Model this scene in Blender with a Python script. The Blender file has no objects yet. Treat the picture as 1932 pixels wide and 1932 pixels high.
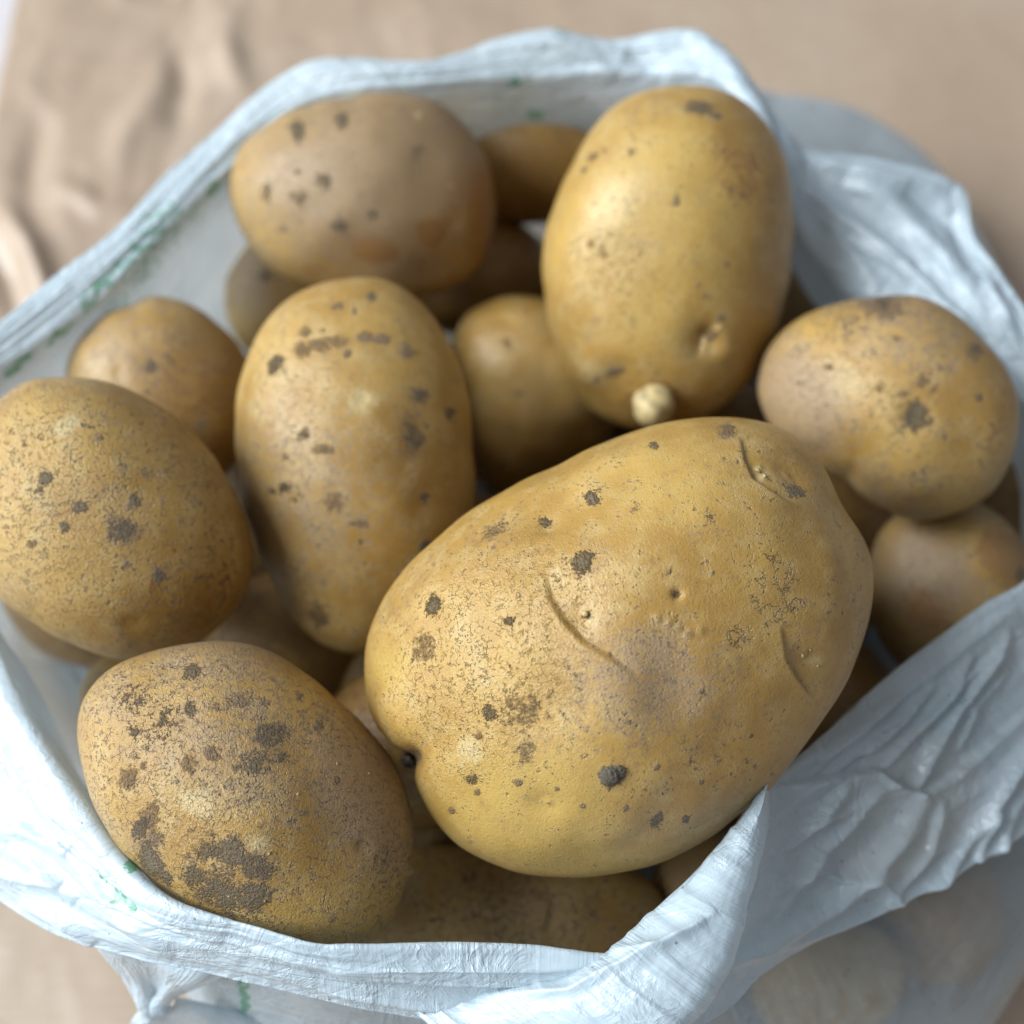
import bpy, math, random
import numpy as np
from mathutils import Matrix

# ------------------------------------------------------------------ camera, light, exposure
CM = 0.01
TILT = math.radians(58.0)
HALF = math.tan(math.radians(20.0))
AIM = np.array([0.0, 0.0, 8.0]); DIST = 25.0
FWD = np.array([0.0, math.cos(TILT), -math.sin(TILT)])
RIGHT = np.array([1.0, 0.0, 0.0])
UP = np.array([0.0, math.sin(TILT), math.cos(TILT)])
EYE = AIM - FWD * DIST

scene = bpy.context.scene
cam_data = bpy.data.cameras.new("camera")
cam = bpy.data.objects.new("camera", cam_data)
scene.collection.objects.link(cam)
cam.matrix_world = Matrix(((1, 0, 0, EYE[0] * CM),
                           (0, UP[1], -FWD[1], EYE[1] * CM),
                           (0, UP[2], -FWD[2], EYE[2] * CM),
                           (0, 0, 0, 1)))
cam_data.sensor_width = 36.0
cam_data.lens = 18.0 / HALF
cam_data.clip_start = 0.01
cam_data.clip_end = 20.0
cam_data.dof.use_dof = True
cam_data.dof.focus_distance = 0.205
cam_data.dof.aperture_fstop = 10.0
scene.camera = cam

world = bpy.data.worlds.new("World")
scene.world = world
world.use_nodes = True
wb = world.node_tree.nodes["Background"]
wb.inputs[0].default_value = (0.90, 0.93, 1.0, 1)
wb.inputs[1].default_value = 0.23


def area(name, loc, target, sx, sy, power, color):
    d = bpy.data.lights.new(name, 'AREA')
    d.shape = 'RECTANGLE'; d.size = sx; d.size_y = sy
    d.energy = power; d.color = color
    o = bpy.data.objects.new(name, d)
    scene.collection.objects.link(o)
    loc = np.array(loc, float); t = np.array(target, float)
    z = loc - t; z /= np.linalg.norm(z)
    x = np.cross((0, 0, 1), z); x /= np.linalg.norm(x)
    y = np.cross(z, x)
    o.matrix_world = Matrix(((x[0], y[0], z[0], loc[0]), (x[1], y[1], z[1], loc[1]),
                             (x[2], y[2], z[2], loc[2]), (0, 0, 0, 1)))
    return o


area("window_light", (-1.75, -0.14, 1.38), (0, 0.02, 0.06), 1.9, 1.7, 98.0, (0.89, 0.955, 1.0))
scene.view_settings.view_transform = 'Standard'
scene.view_settings.look = 'None'
scene.view_settings.exposure = 0.58
scene.view_settings.gamma = 1.0
cy = scene.cycles
cy.use_denoising = True
cy.max_bounces = 8
cy.diffuse_bounces = 4
cy.transparent_max_bounces = 10
cy.transmission_bounces = 5
cy.caustics_reflective = False
cy.caustics_refractive = False


# ------------------------------------------------------------------ maths helpers
def ray(px, py):
    px = np.asarray(px, float); py = np.asarray(py, float)
    a = (px - 966.0) / 966.0 * HALF
    b = (966.0 - py) / 966.0 * HALF
    return FWD + a[..., None] * RIGHT + b[..., None] * UP


def at(px, py, z):
    r = ray(px, py)
    s = (np.asarray(z, float) - EYE[2]) / r[..., 2]
    return EYE + s[..., None] * r


def pix(p):
    q = p - EYE
    f = q @ FWD
    return 966 + (q @ RIGHT) / f / HALF * 966, 966 - (q @ UP) / f / HALF * 966


def _hash(ix, iy, iz, seed):
    h = (ix * 374761393 + iy * 668265263 + iz * 2147483647 + seed * 1274126177) & 0xFFFFFFFF
    h = ((h ^ (h >> 13)) * 1274126177) & 0xFFFFFFFF
    h = (h ^ (h >> 16)) & 0xFFFFFFFF
    return h.astype(np.float64) / 0xFFFFFFFF * 2 - 1


def noise3(x, y, z, seed=0):
    x = np.asarray(x, float); y = np.asarray(y, float) + 0 * x; z = np.asarray(z, float) + 0 * x
    ix = np.floor(x).astype(np.int64); iy = np.floor(y).astype(np.int64); iz = np.floor(z).astype(np.int64)
    fx, fy, fz = x - ix, y - iy, z - iz
    u, v, w = (t * t * t * (t * (t * 6 - 15) + 10) for t in (fx, fy, fz))
    r = 0
    for a in (0, 1):
        for b in (0, 1):
            for c in (0, 1):
                wt = (u if a else 1 - u) * (v if b else 1 - v) * (w if c else 1 - w)
                r = r + wt * _hash(ix + a, iy + b, iz + c, seed)
    return r


def ridge(x, y, z=0.0, seed=0, octaves=3):
    r = 0; a = 1.0; s = 0
    for k in range(octaves):
        r = r + a * (1 - 2 * np.abs(noise3(x, y, z, seed + k)))
        s += a; a *= 0.5
        x = x * 2.03; y = y * 2.03; z = z * 2.03
    return r / s


def smooth(a, b, x):
    t = np.clip((x - a) / (b - a), 0, 1)
    return t * t * (3 - 2 * t)


def poly_dist(x, y, pts):
    """signed distance, and place along the line 0..1"""
    pts = np.array(pts, float)
    seg = np.hypot(*(pts[1:] - pts[:-1]).T)
    tot = seg.sum(); acc = 0
    best = np.full(x.shape, 1e9); sg = np.ones(x.shape); tt = np.zeros(x.shape)
    for k in range(len(seg)):
        a, b = pts[k], pts[k + 1]
        d = (b - a) / seg[k]
        rx, ry = x - a[0], y - a[1]
        t = np.clip(rx * d[0] + ry * d[1], 0, seg[k])
        ex, ey = rx - t * d[0], ry - t * d[1]
        dd = np.hypot(ex, ey)
        m = dd < best
        best = np.where(m, dd, best)
        sg = np.where(m, np.sign(d[0] * ry - d[1] * rx + 1e-9), sg)
        tt = np.where(m, (acc + t) / tot, tt)
        acc += seg[k]
    return best * sg, tt


def catmull(P, n, closed=False):
    """resample P (k, ...) to n rows along axis 0"""
    k = len(P)
    t = np.arange(n) / n * k if closed else np.linspace(0, k - 1, n)
    i = np.floor(t).astype(int)
    if not closed:
        i = np.minimum(i, k - 2)
    f = (t - i).reshape((-1,) + (1,) * (P.ndim - 1))
    g = (lambda j: P[j % k]) if closed else (lambda j: P[np.clip(j, 0, k - 1)])
    p0, p1, p2, p3 = g(i - 1), g(i), g(i + 1), g(i + 2)
    return 0.5 * (2 * p1 + (p2 - p0) * f + (2 * p0 - 5 * p1 + 4 * p2 - p3) * f ** 2 + (3 * p1 - p0 - 3 * p2 + p3) * f ** 3)


# ------------------------------------------------------------------ object helpers
def make_mesh(name, verts, quads, mat, uv=None, attrs=None):
    me = bpy.data.meshes.new(name)
    n = len(verts); q = np.asarray(quads, np.int32)
    me.vertices.add(n)
    me.vertices.foreach_set("co", np.asarray(verts, np.float32).ravel())
    me.loops.add(q.size); me.loops.foreach_set("vertex_index", q.ravel())
    me.polygons.add(len(q))
    me.polygons.foreach_set("loop_start", np.arange(0, q.size, q.shape[1], dtype=np.int32))
    me.polygons.foreach_set("use_smooth", np.ones(len(q), bool))
    me.update(calc_edges=True)
    if uv is not None:
        l = me.uv_layers.new(name="UVMap")
        l.data.foreach_set("uv", np.asarray(uv, np.float32)[q.ravel()].ravel())
    for an, av in (attrs or {}).items():
        av = np.asarray(av, np.float32)
        if av.ndim == 1:
            me.attributes.new(an, 'FLOAT', 'POINT').data.foreach_set("value", av)
        else:
            c = np.ones((n, 4), np.float32); c[:, :av.shape[1]] = av
            me.attributes.new(an, 'FLOAT_COLOR', 'POINT').data.foreach_set("color", c.ravel())
    me.validate()
    me.materials.append(mat)
    return me


def link(name, data, parent=None, loc=(0, 0, 0)):
    o = bpy.data.objects.new(name, data)
    scene.collection.objects.link(o)
    o.location = loc
    if parent:
        o.parent = parent
    return o


class NT:
    def __init__(self, name):
        self.m = bpy.data.materials.new(name)
        self.m.use_nodes = True
        self.t = self.m.node_tree
        self.t.nodes.clear()

    def n(self, typ, ins=None, **kw):
        nd = self.t.nodes.new(typ)
        for k, v in kw.items():
            setattr(nd, k, v)
        for k, v in (ins or {}).items():
            s = nd.inputs[k]
            if isinstance(v, bpy.types.NodeSocket):
                self.t.links.new(v, s)
            else:
                s.default_value = v
        return nd

    def math(self, op, a, b=0.0, c=0.0, clamp=False):
        return self.n('ShaderNodeMath', {0: a, 1: b, 2: c}, operation=op, use_clamp=clamp).outputs[0]

    def mix(self, f, a, b):
        nd = self.n('ShaderNodeMix', {0: f, 6: a, 7: b}, data_type='RGBA')
        return nd.outputs[2]

    def step(self, x, lo, hi):
        return self.n('ShaderNodeMapRange', {0: x, 1: lo, 2: hi, 3: 0.0, 4: 1.0}, interpolation_type='SMOOTHSTEP').outputs[0]

    def noise(self, vec, scale, detail=4.0, rough=0.55, dist=0.0):
        return self.n('ShaderNodeTexNoise', {'Vector': vec, 'Scale': scale, 'Detail': detail, 'Roughness': rough, 'Distortion': dist}).outputs[0]

    def out(self, sh):
        o = self.n('ShaderNodeOutputMaterial')
        self.t.links.new(sh, o.inputs[0])
        return self.m


def C3(r, g, b):
    return (r, g, b, 1.0)


# ------------------------------------------------------------------ materials
def skin_material():
    k = NT("potato_skin")
    tc = k.n('ShaderNodeTexCoord')
    oi = k.n('ShaderNodeObjectInfo')
    sc = k.n('ShaderNodeVectorMath', {0: tc.outputs['Object'], 1: (100, 100, 100)}, operation='MULTIPLY').outputs[0]
    off = k.n('ShaderNodeCombineXYZ', {0: k.math('MULTIPLY', oi.outputs['Random'], 37.0), 1: k.math('MULTIPLY', oi.outputs['Random'], 91.0), 2: 3.0}).outputs[0]
    v = k.n('ShaderNodeVectorMath', {0: sc, 1: off}, operation='ADD').outputs[0]      # centimetres
    A = k.n('ShaderNodeSeparateColor', {0: k.n('ShaderNodeAttribute', attribute_name='marks').outputs['Color']})
    B = k.n('ShaderNodeSeparateColor', {0: k.n('ShaderNodeAttribute', attribute_name='tones').outputs['Color']})
    C = k.n('ShaderNodeSeparateColor', {0: k.n('ShaderNodeAttribute', attribute_name='relief').outputs['Color']})
    soil, scab, dust = A.outputs
    yellow, pale, rust_and_shade = B.outputs
    net, speck, crack = C.outputs
    n1 = k.noise(v, 0.55, 3.0)
    n2 = k.noise(v, 2.2, 6.0, 0.62)
    n3 = k.noise(v, 9.0, 6.0, 0.65)
    n4 = k.noise(v, 26.0, 4.0, 0.6)
    col = k.mix(k.step(n1, 0.38, 0.64), C3(0.308, 0.178, 0.042), C3(0.400, 0.250, 0.068))
    col = k.mix(k.math('MULTIPLY', k.step(n2, 0.42, 0.68), 0.55), col, C3(0.401, 0.286, 0.122))
    col = k.mix(k.math('MULTIPLY', k.step(n3, 0.50, 0.70), 0.35), col, C3(0.224, 0.129, 0.051))
    ragged = k.math('ADD', k.math('MULTIPLY', k.math('SUBTRACT', n2, 0.5), 1.3), k.math('ADD', k.math('MULTIPLY', k.math('SUBTRACT', n3, 0.5), 2.3), k.math('MULTIPLY', k.math('SUBTRACT', n4, 0.5), 1.2)))
    yl = k.step(k.math('ADD', yellow, k.math('MULTIPLY', ragged, 0.5)), 0.25, 0.75)
    col = k.mix(k.math('MULTIPLY', yl, 0.8), col, C3(0.405, 0.270, 0.070))
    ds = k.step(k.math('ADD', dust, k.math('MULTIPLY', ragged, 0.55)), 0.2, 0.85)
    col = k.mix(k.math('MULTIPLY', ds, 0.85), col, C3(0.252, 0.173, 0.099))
    rs = k.step(k.math('ADD', rust_and_shade, k.math('MULTIPLY', ragged, 0.6)), 0.40, 0.66)
    col = k.mix(k.math('MULTIPLY', rs, 0.8), col, C3(0.231, 0.112, 0.031))  # orange-brown patches, and shade painted over the deep potatoes
    pl = k.step(k.math('ADD', pale, k.math('MULTIPLY', ragged, 0.4)), 0.3, 0.8)
    col = k.mix(k.math('MULTIPLY', pl, 0.75), col, C3(0.503, 0.401, 0.204))
    # warp for cells
    wv = k.n('ShaderNodeTexNoise', {'Vector': v, 'Scale': 6.0, 'Detail': 3.0}).outputs['Color']
    wv = k.n('ShaderNodeVectorMath', {0: wv, 1: (0.5, 0.5, 0.5)}, operation='SUBTRACT').outputs[0]
    wv = k.n('ShaderNodeVectorMath', {0: wv, 3: 0.22}, operation='SCALE').outputs[0]
    vw = k.n('ShaderNodeVectorMath', {0: v, 1: wv}, operation='ADD').outputs[0]
    cell = k.n('ShaderNodeTexVoronoi', {'Vector': vw, 'Scale': 8.5}, feature='DISTANCE_TO_EDGE').outputs[0]
    cell2 = k.n('ShaderNodeTexVoronoi', {'Vector': vw, 'Scale': 15.0}, feature='F1').outputs[0]
    pits = k.step(cell2, 0.30, 0.12)                       # little pits inside the net
    gate = k.step(n2, 0.44, 0.60)
    pitm = k.math('MULTIPLY', k.math('MULTIPLY', pits, gate), net)
    col = k.mix(k.math('MULTIPLY', pitm, 0.48), col, C3(0.150, 0.085, 0.034))
    edge = k.step(cell, 0.06, 0.0)
    em = k.math('MULTIPLY', k.math('MULTIPLY', edge, k.step(n3, 0.45, 0.62)), net)
    col = k.mix(k.math('MULTIPLY', em, 0.32), col, C3(0.184, 0.109, 0.048))
    # fine dark lenticels
    sp = k.n('ShaderNodeTexVoronoi', {'Vector': vw, 'Scale': 5.0, 'Randomness': 1.0}, feature='F1')
    spm = k.math('MULTIPLY', k.step(sp.outputs['Distance'], 0.19, 0.10), k.step(k.math('ADD', n2, k.math('MULTIPLY', speck, 0.3)), 0.55, 0.68))
    spf = k.n('ShaderNodeTexVoronoi', {'Vector': vw, 'Scale': 11.0}, feature='F1')
    spg = k.math('MULTIPLY', k.step(spf.outputs['Distance'], 0.22, 0.12), k.step(k.math('ADD', k.noise(v, 1.1, 3.0), k.math('MULTIPLY', speck, 0.35)), 0.60, 0.78))
    spa = k.math('MAXIMUM', spm, spg)
    col = k.mix(k.math('MULTIPLY', spa, 0.6), col, C3(0.109, 0.058, 0.031))
    # faint grey-brown smears that thin out into the skin
    sm = k.math('MULTIPLY', k.step(k.noise(v, 0.9, 6.0, 0.7, 0.6), 0.50, 0.70), k.step(n3, 0.35, 0.65))
    col = k.mix(k.math('MULTIPLY', sm, 0.50), col, C3(0.185, 0.125, 0.075))
    sm2 = k.math('MULTIPLY', k.step(k.noise(k.n('ShaderNodeVectorMath', {0: v, 1: (31.0, 7.0, 3.0)}, operation='ADD').outputs[0], 2.4, 5.0, 0.7), 0.56, 0.72), k.step(n4, 0.38, 0.6))
    col = k.mix(k.math('MULTIPLY', sm2, 0.45), col, C3(0.15, 0.095, 0.06))
    # scab and soil
    sb = k.step(k.math('ADD', scab, k.math('MULTIPLY', ragged, 0.60)), 0.34, 0.88)
    col = k.mix(k.math('MULTIPLY', sb, 0.62), col, C3(0.135, 0.078, 0.046))
    so = k.step(k.math('ADD', soil, k.math('ADD', k.math('MULTIPLY', ragged, 0.7), k.math('MULTIPLY', k.math('SUBTRACT', n4, 0.5), 0.9))), 0.36, 0.90)
    halo = k.step(k.math('ADD', k.math('MAXIMUM', soil, k.math('MULTIPLY', scab, 0.8)), k.math('MULTIPLY', ragged, 0.45)), 0.08, 0.70)
    col = k.mix(k.math('MULTIPLY', halo, 0.42), col, C3(0.19, 0.125, 0.070))
    soilc = k.mix(n4, C3(0.082, 0.064, 0.038), C3(0.205, 0.155, 0.090))
    col = k.mix(k.math('MULTIPLY', so, 0.80), col, soilc)
    # relief
    h = k.math('MULTIPLY', k.math('SUBTRACT', n3, 0.5), 0.5)
    h = k.math('ADD', h, k.math('MULTIPLY', k.math('SUBTRACT', n4, 0.5), 0.45))
    h = k.math('MULTIPLY', h, k.math('ADD', 0.35, k.math('MULTIPLY', net, 0.9)))
    h = k.math('SUBTRACT', h, k.math('MULTIPLY', pitm, 0.9))
    h = k.math('SUBTRACT', h, k.math('MULTIPLY', em, 0.55))
    h = k.math('SUBTRACT', h, k.math('MULTIPLY', spa, 0.35))
    h = k.math('ADD', h, k.math('MULTIPLY', sb, k.math('ADD', 0.1, k.math('MULTIPLY', n4, 1.0))))
    h = k.math('ADD', h, k.math('MULTIPLY', so, k.math('ADD', 0.5, k.math('MULTIPLY', n4, 1.8))))
    cr = k.math('ABSOLUTE', k.math('SUBTRACT', k.noise(v, 3.2, 4.0, 0.6, 0.4), 0.5))
    crm = k.math('MULTIPLY', k.step(cr, 0.030, 0.0), k.step(crack, 0.15, 0.5))
    h = k.math('SUBTRACT', h, k.math('MULTIPLY', crm, 1.1))
    bump = k.n('ShaderNodeBump', {'Strength': 1.0, 'Distance': 0.00045, 'Height': h})
    rough = k.math('ADD', 0.29, k.math('MULTIPLY', k.math('ADD', k.math('ADD', so, ds), k.math('MULTIPLY', n3, 0.5)), 0.17))
    rough = k.math('MINIMUM', rough, 0.95)
    p = k.n('ShaderNodeBsdfPrincipled', {'Base Color': col, 'Roughness': rough, 'Specular IOR Level': 0.5,
                                         'Subsurface Weight': 0.0, 'Subsurface Radius': (0.004, 0.002, 0.0008),
                                         'Subsurface Scale': 0.3, 'Normal': bump.outputs[0]})
    return k.out(p.outputs[0])


def film_material(name="bag_film", seed=0.0):
    k = NT(name)
    uv = k.n('ShaderNodeUVMap', uv_map='UVMap').outputs[0]     # centimetres along / across
    dens = k.n('ShaderNodeAttribute', attribute_name='thin').outputs['Fac']
    ink = k.n('ShaderNodeAttribute', attribute_name='ink').outputs['Fac']
    cross = k.n('ShaderNodeAttribute', attribute_name='cross').outputs['Fac']
    tc = k.n('ShaderNodeTexCoord')
    v = k.n('ShaderNodeVectorMath', {0: tc.outputs['Object'], 1: (100, 100, 100)}, operation='MULTIPLY').outputs[0]

    def stretched(sx, sy, detail=4.0, dist=0.6):
        w = k.n('ShaderNodeVectorMath', {0: uv, 1: (sx, sy, 1.0)}, operation='MULTIPLY').outputs[0]
        w = k.n('ShaderNodeVectorMath', {0: w, 1: (seed, seed * 1.7, seed)}, operation='ADD').outputs[0]
        n = k.noise(w, 1.0, detail, 0.55, dist)
        return k.math('SUBTRACT', 1.0, k.math('ABSOLUTE', k.math('MULTIPLY', k.math('SUBTRACT', n, 0.5), 4.0)))
    ca = stretched(7.0, 0.55, 3.0, 0.5)          # creases running across the rim
    cb = stretched(0.35, 3.2, 4.0, 0.5)          # creases running along the rim
    cc = k.math('SUBTRACT', 1.0, k.math('ABSOLUTE', k.math('MULTIPLY', k.math('SUBTRACT', k.noise(v, 2.4, 5.0, 0.6, 0.8), 0.5), 4.0)))
    gate = k.step(k.noise(v, 0.8, 3.0), 0.40, 0.60)
    patch = k.step(k.noise(v, 0.9, 3.0), 0.42, 0.58)
    ca = k.math('MULTIPLY', ca, k.math('MULTIPLY', cross, k.math('ADD', 0.15, k.math('MULTIPLY', patch, 0.85))))
    p3 = lambda x: k.math('POWER', k.math('MAXIMUM', x, 0.0), 3.0)
    cd = stretched(0.22, 1.3, 2.0, 1.2)          # a few long crisp folds along the rim
    we = k.n('ShaderNodeVectorMath', {0: k.n('ShaderNodeVectorRotate', {'Vector': uv, 'Angle': 0.6}, rotation_type='Z_AXIS').outputs[0], 1: (0.35, 1.5, 1.0)}, operation='MULTIPLY').outputs[0]
    ce = k.math('SUBTRACT', 1.0, k.math('ABSOLUTE', k.math('MULTIPLY', k.math('SUBTRACT', k.noise(we, 1.0, 3.0, 0.5, 0.9), 0.5), 5.0)))
    h = k.math('MULTIPLY', ca, 0.65)
    calm = k.math('SUBTRACT', 1.0, k.math('MULTIPLY', cross, 0.7))
    h = k.math('MULTIPLY', ca, k.math('ADD', 0.5, k.math('MULTIPLY', cross, 0.5)))
    h = k.math('ADD', h, k.math('MULTIPLY', k.math('MULTIPLY', p3(cd), calm), 1.5))
    h = k.math('ADD', h, k.math('MULTIPLY', k.math('MULTIPLY', p3(ce), calm), 1.1))
    h = k.math('ADD', h, k.math('MULTIPLY', k.math('MULTIPLY', cb, k.math('SUBTRACT', 1.0, k.math('MULTIPLY', cross, 0.75))), 0.75))
    h = k.math('ADD', h, k.math('MULTIPLY', k.math('MULTIPLY', p3(cc), gate), 0.8))
    h = k.math('ADD', h, k.math('MULTIPLY', k.noise(v, 14.0, 3.0), 0.12))
    bump = k.n('ShaderNodeBump', {'Strength': 0.6, 'Distance': 0.00032, 'Height': h}).outputs[0]
    col = C3(0.555, 0.665, 0.735)
    # printed ink, broken up by worn film
    inkn = k.noise(v, 7.0, 5.0, 0.7)
    im = k.step(k.math('ADD', ink, k.math('MULTIPLY', k.math('SUBTRACT', inkn, 0.5), 2.2)), 0.48, 0.75)
    col = k.mix(k.math('MULTIPLY', im, 0.85), col, C3(0.06, 0.30, 0.15))
    gr = k.n('ShaderNodeTexVoronoi', {'Vector': v, 'Scale': 2.6}, feature='F1').outputs[0]
    col = k.mix(k.math('MULTIPLY', k.step(gr, 0.075, 0.04), 0.7), col, C3(0.12, 0.09, 0.06))
    dif = k.n('ShaderNodeBsdfDiffuse', {'Color': col, 'Normal': bump})
    tra = k.n('ShaderNodeBsdfTranslucent', {'Color': col, 'Normal': bump})
    mx = k.n('ShaderNodeMixShader', {0: 0.37, 1: dif.outputs[0], 2: tra.outputs[0]})
    tp = k.n('ShaderNodeBsdfTransparent', {'Color': C3(0.93, 0.96, 0.97)})
    tf = k.math('ADD', 0.04, k.math('MULTIPLY', dens, 0.42))
    wr = k.math('MULTIPLY', k.math('MAXIMUM', k.math('MAXIMUM', p3(cd), p3(ce)), k.math('MAXIMUM', ca, k.math('MULTIPLY', cc, gate))), k.math('SUBTRACT', 1.0, k.math('MULTIPLY', dens, 0.75)))
    tf = k.math('MULTIPLY', tf, k.math('SUBTRACT', 1.15, k.math('MULTIPLY', k.step(wr, 0.35, 1.0), 0.75)))
    tf = k.math('MULTIPLY', tf, k.math('SUBTRACT', 1.0, k.math('MULTIPLY', im, 0.6)))
    m2 = k.n('ShaderNodeMixShader', {0: tf, 1: mx.outputs[0], 2: tp.outputs[0]})
    gl = k.n('ShaderNodeBsdfGlossy', {'Color': C3(1, 1, 1), 'Roughness': 0.34, 'Normal': bump})
    fc = k.n('ShaderNodeLayerWeight', {'Blend': 0.5, 'Normal': bump}).outputs['Facing']
    fr = k.math('ADD', 0.05, k.math('MULTIPLY', k.math('POWER', fc, 4.0), 0.4))
    m3 = k.n('ShaderNodeMixShader', {0: fr, 1: m2.outputs[0], 2: gl.outputs[0]})
    return k.out(m3.outputs[0])


def paper_material():
    k = NT("kraft_paper")
    tc = k.n('ShaderNodeTexCoord')
    v = k.n('ShaderNodeVectorMath', {0: tc.outputs['Object'], 1: (100, 100, 100)}, operation='MULTIPLY').outputs[0]
    a = k.noise(v, 0.18, 4.0)
    st = k.n('ShaderNodeVectorMath', {0: v, 1: (0.5, 6.0, 1.0)}, operation='MULTIPLY').outputs[0]
    f = k.noise(st, 1.6, 5.0, 0.6)
    g = k.noise(v, 22.0, 4.0, 0.6)
    col = k.mix(k.step(a, 0.3, 0.7), C3(0.325, 0.240, 0.172), C3(0.375, 0.290, 0.218))
    col = k.mix(k.math('MULTIPLY', k.step(f, 0.35, 0.7), 0.35), col, C3(0.272, 0.190, 0.126))
    col = k.mix(k.math('MULTIPLY', k.step(g, 0.45, 0.75), 0.25), col, C3(0.224, 0.150, 0.095))
    h = k.math('ADD', k.math('MULTIPLY', f, 0.6), k.math('MULTIPLY', g, 0.4))
    bump = k.n('ShaderNodeBump', {'Strength': 0.5, 'Distance': 0.0002, 'Height': h}).outputs[0]
    p = k.n('ShaderNodeBsdfPrincipled', {'Base Color': col, 'Roughness': 0.42, 'Specular IOR Level': 0.6, 'Normal': bump})
    return k.out(p.outputs[0])


def plain(name, c, rough=0.6, scale=8.0, amp=0.25, bumpd=0.0002):
    k = NT(name)
    tc = k.n('ShaderNodeTexCoord')
    v = k.n('ShaderNodeVectorMath', {0: tc.outputs['Object'], 1: (100, 100, 100)}, operation='MULTIPLY').outputs[0]
    n = k.noise(v, scale, 5.0, 0.6)
    d = tuple(x * (1 - amp * 1.6) for x in c)
    col = k.mix(k.step(n, 0.35, 0.65), C3(*d), C3(*c))
    bump = k.n('ShaderNodeBump', {'Strength': 0.7, 'Distance': bumpd, 'Height': n}).outputs[0]
    p = k.n('ShaderNodeBsdfPrincipled', {'Base Color': col, 'Roughness': rough, 'Normal': bump})
    return k.out(p.outputs[0])


SKIN = skin_material()
FILM = film_material()
PAPER = paper_material()
TABLE = plain("pale_table_paint", (0.503, 0.476, 0.483), 0.45, 0.6, 0.05)
SPROUT = plain("sprout_flesh", (0.50, 0.385, 0.18), 0.55, 6.0, 0.25)
CORK = plain("corky_scar", (0.340, 0.272, 0.204), 0.85, 14.0, 0.5, 0.0004)
INK = plain("green_ink", (0.068, 0.245, 0.116), 0.5, 10.0, 0.2)
CLOD = plain("dried_soil", (0.116, 0.095, 0.068), 0.95, 20.0, 0.28, 0.0004)
STRAW = plain("straw_fibre", (0.408, 0.313, 0.177), 0.7, 10.0, 0.2)

# ------------------------------------------------------------------ the setting: table and kraft paper
s = 60.0
tv = np.array([(-s, -s, -0.35), (s, -s, -0.35), (s, s + 40, -0.35), (-s, s + 40, -0.35),
               (-s, -s, -2.35), (s, -s, -2.35), (s, s + 40, -2.35), (-s, s + 40, -2.35)]) * CM
tq = [(0, 1, 2, 3), (7, 6, 5, 4), (0, 4, 5, 1), (1, 5, 6, 2), (2, 6, 7, 3), (3, 7, 4, 0)]
table = link("table_top", make_mesh("table_top", tv, tq, TABLE))
for p in table.data.polygons:
    p.use_smooth = False
table["kind"] = "structure"

# paper sheet: its left edge runs through these two points of the photograph
e0 = at(38, -60, 0.0); e1 = at(-14, 230, 0.0)
edir = (e0 - e1) / np.linalg.norm(e0 - e1)
NX, NY = 420, 420
gu = np.linspace(0, 1, NX); gv = np.linspace(-1, 1, NY)
U, V = np.meshgrid(gu, gv)
base = e1[None, None, :] + edir * (V * 48.0)[..., None] + (RIGHT * 55.0) * U[..., None]
X, Y = base[..., 0], base[..., 1]
left = smooth(6.0, -6.0, X)          # the left side is the crumpled one
warpx = X + 1.4 * noise3(X * 0.25, Y * 0.25, 1.5, 5); warpy = Y + 1.4 * noise3(X * 0.25, Y * 0.25, 7.5, 6)
H = 0.19 * left * ridge(warpx * 0.17, warpy * 0.12, 0.3, 11, 3) + 0.10 * noise3(X * 0.12, Y * 0.12, 0.5, 13)
H += 0.07 * (0.3 + left) * ridge(warpx * 0.5, warpy * 0.45, 2.1, 21, 3)
PXs, PYs = pix(np.stack([X, Y, 0 * X], -1))
for pts, w, h in (([(10, 400), (60, 480), (90, 560), (100, 640)], 22, 0.55), ([(-40, 440), (10, 520), (40, 620)], 22, -0.3),
                  ([(200, 330), (250, 250), (330, 120)], 30, 0.22), ([(330, 60), (345, 160), (330, 260)], 26, -0.22),
                  ([(420, 40), (440, 140), (470, 190)], 26, 0.25), ([(90, 200), (60, 330), (70, 420)], 30, -0.25),
                  ([(100, 350), (190, 400), (260, 390)], 22, 0.25)):
    d, t = poly_dist(PXs, PYs, pts)
    H += h * np.exp(-(d / w) ** 2) * np.sin(np.pi * np.clip(t, 0.02, 0.98)) ** 0.5
inside = np.exp(-((X / 11) ** 4 + ((Y - 3) / 11) ** 4))
H = H * (1 - inside) - 0.05 + 0.0 * X
H = np.maximum(H, -0.28)
pv = np.stack([X, Y, H], -1).reshape(-1, 3) * CM
idx = np.arange(NX * NY).reshape(NY, NX)
pq = np.stack([idx[:-1, :-1], idx[:-1, 1:], idx[1:, 1:], idx[1:, :-1]], -1).reshape(-1, 4)
paper = link("paper_sheet", make_mesh("paper_sheet", pv, pq, PAPER))
sol = paper.modifiers.new("thickness", 'SOLIDIFY'); sol.thickness = 0.0002; sol.offset = -1
paper["label"] = "creased brown kraft paper spread over the pale table under the bag"
paper["category"] = "paper"


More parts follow.
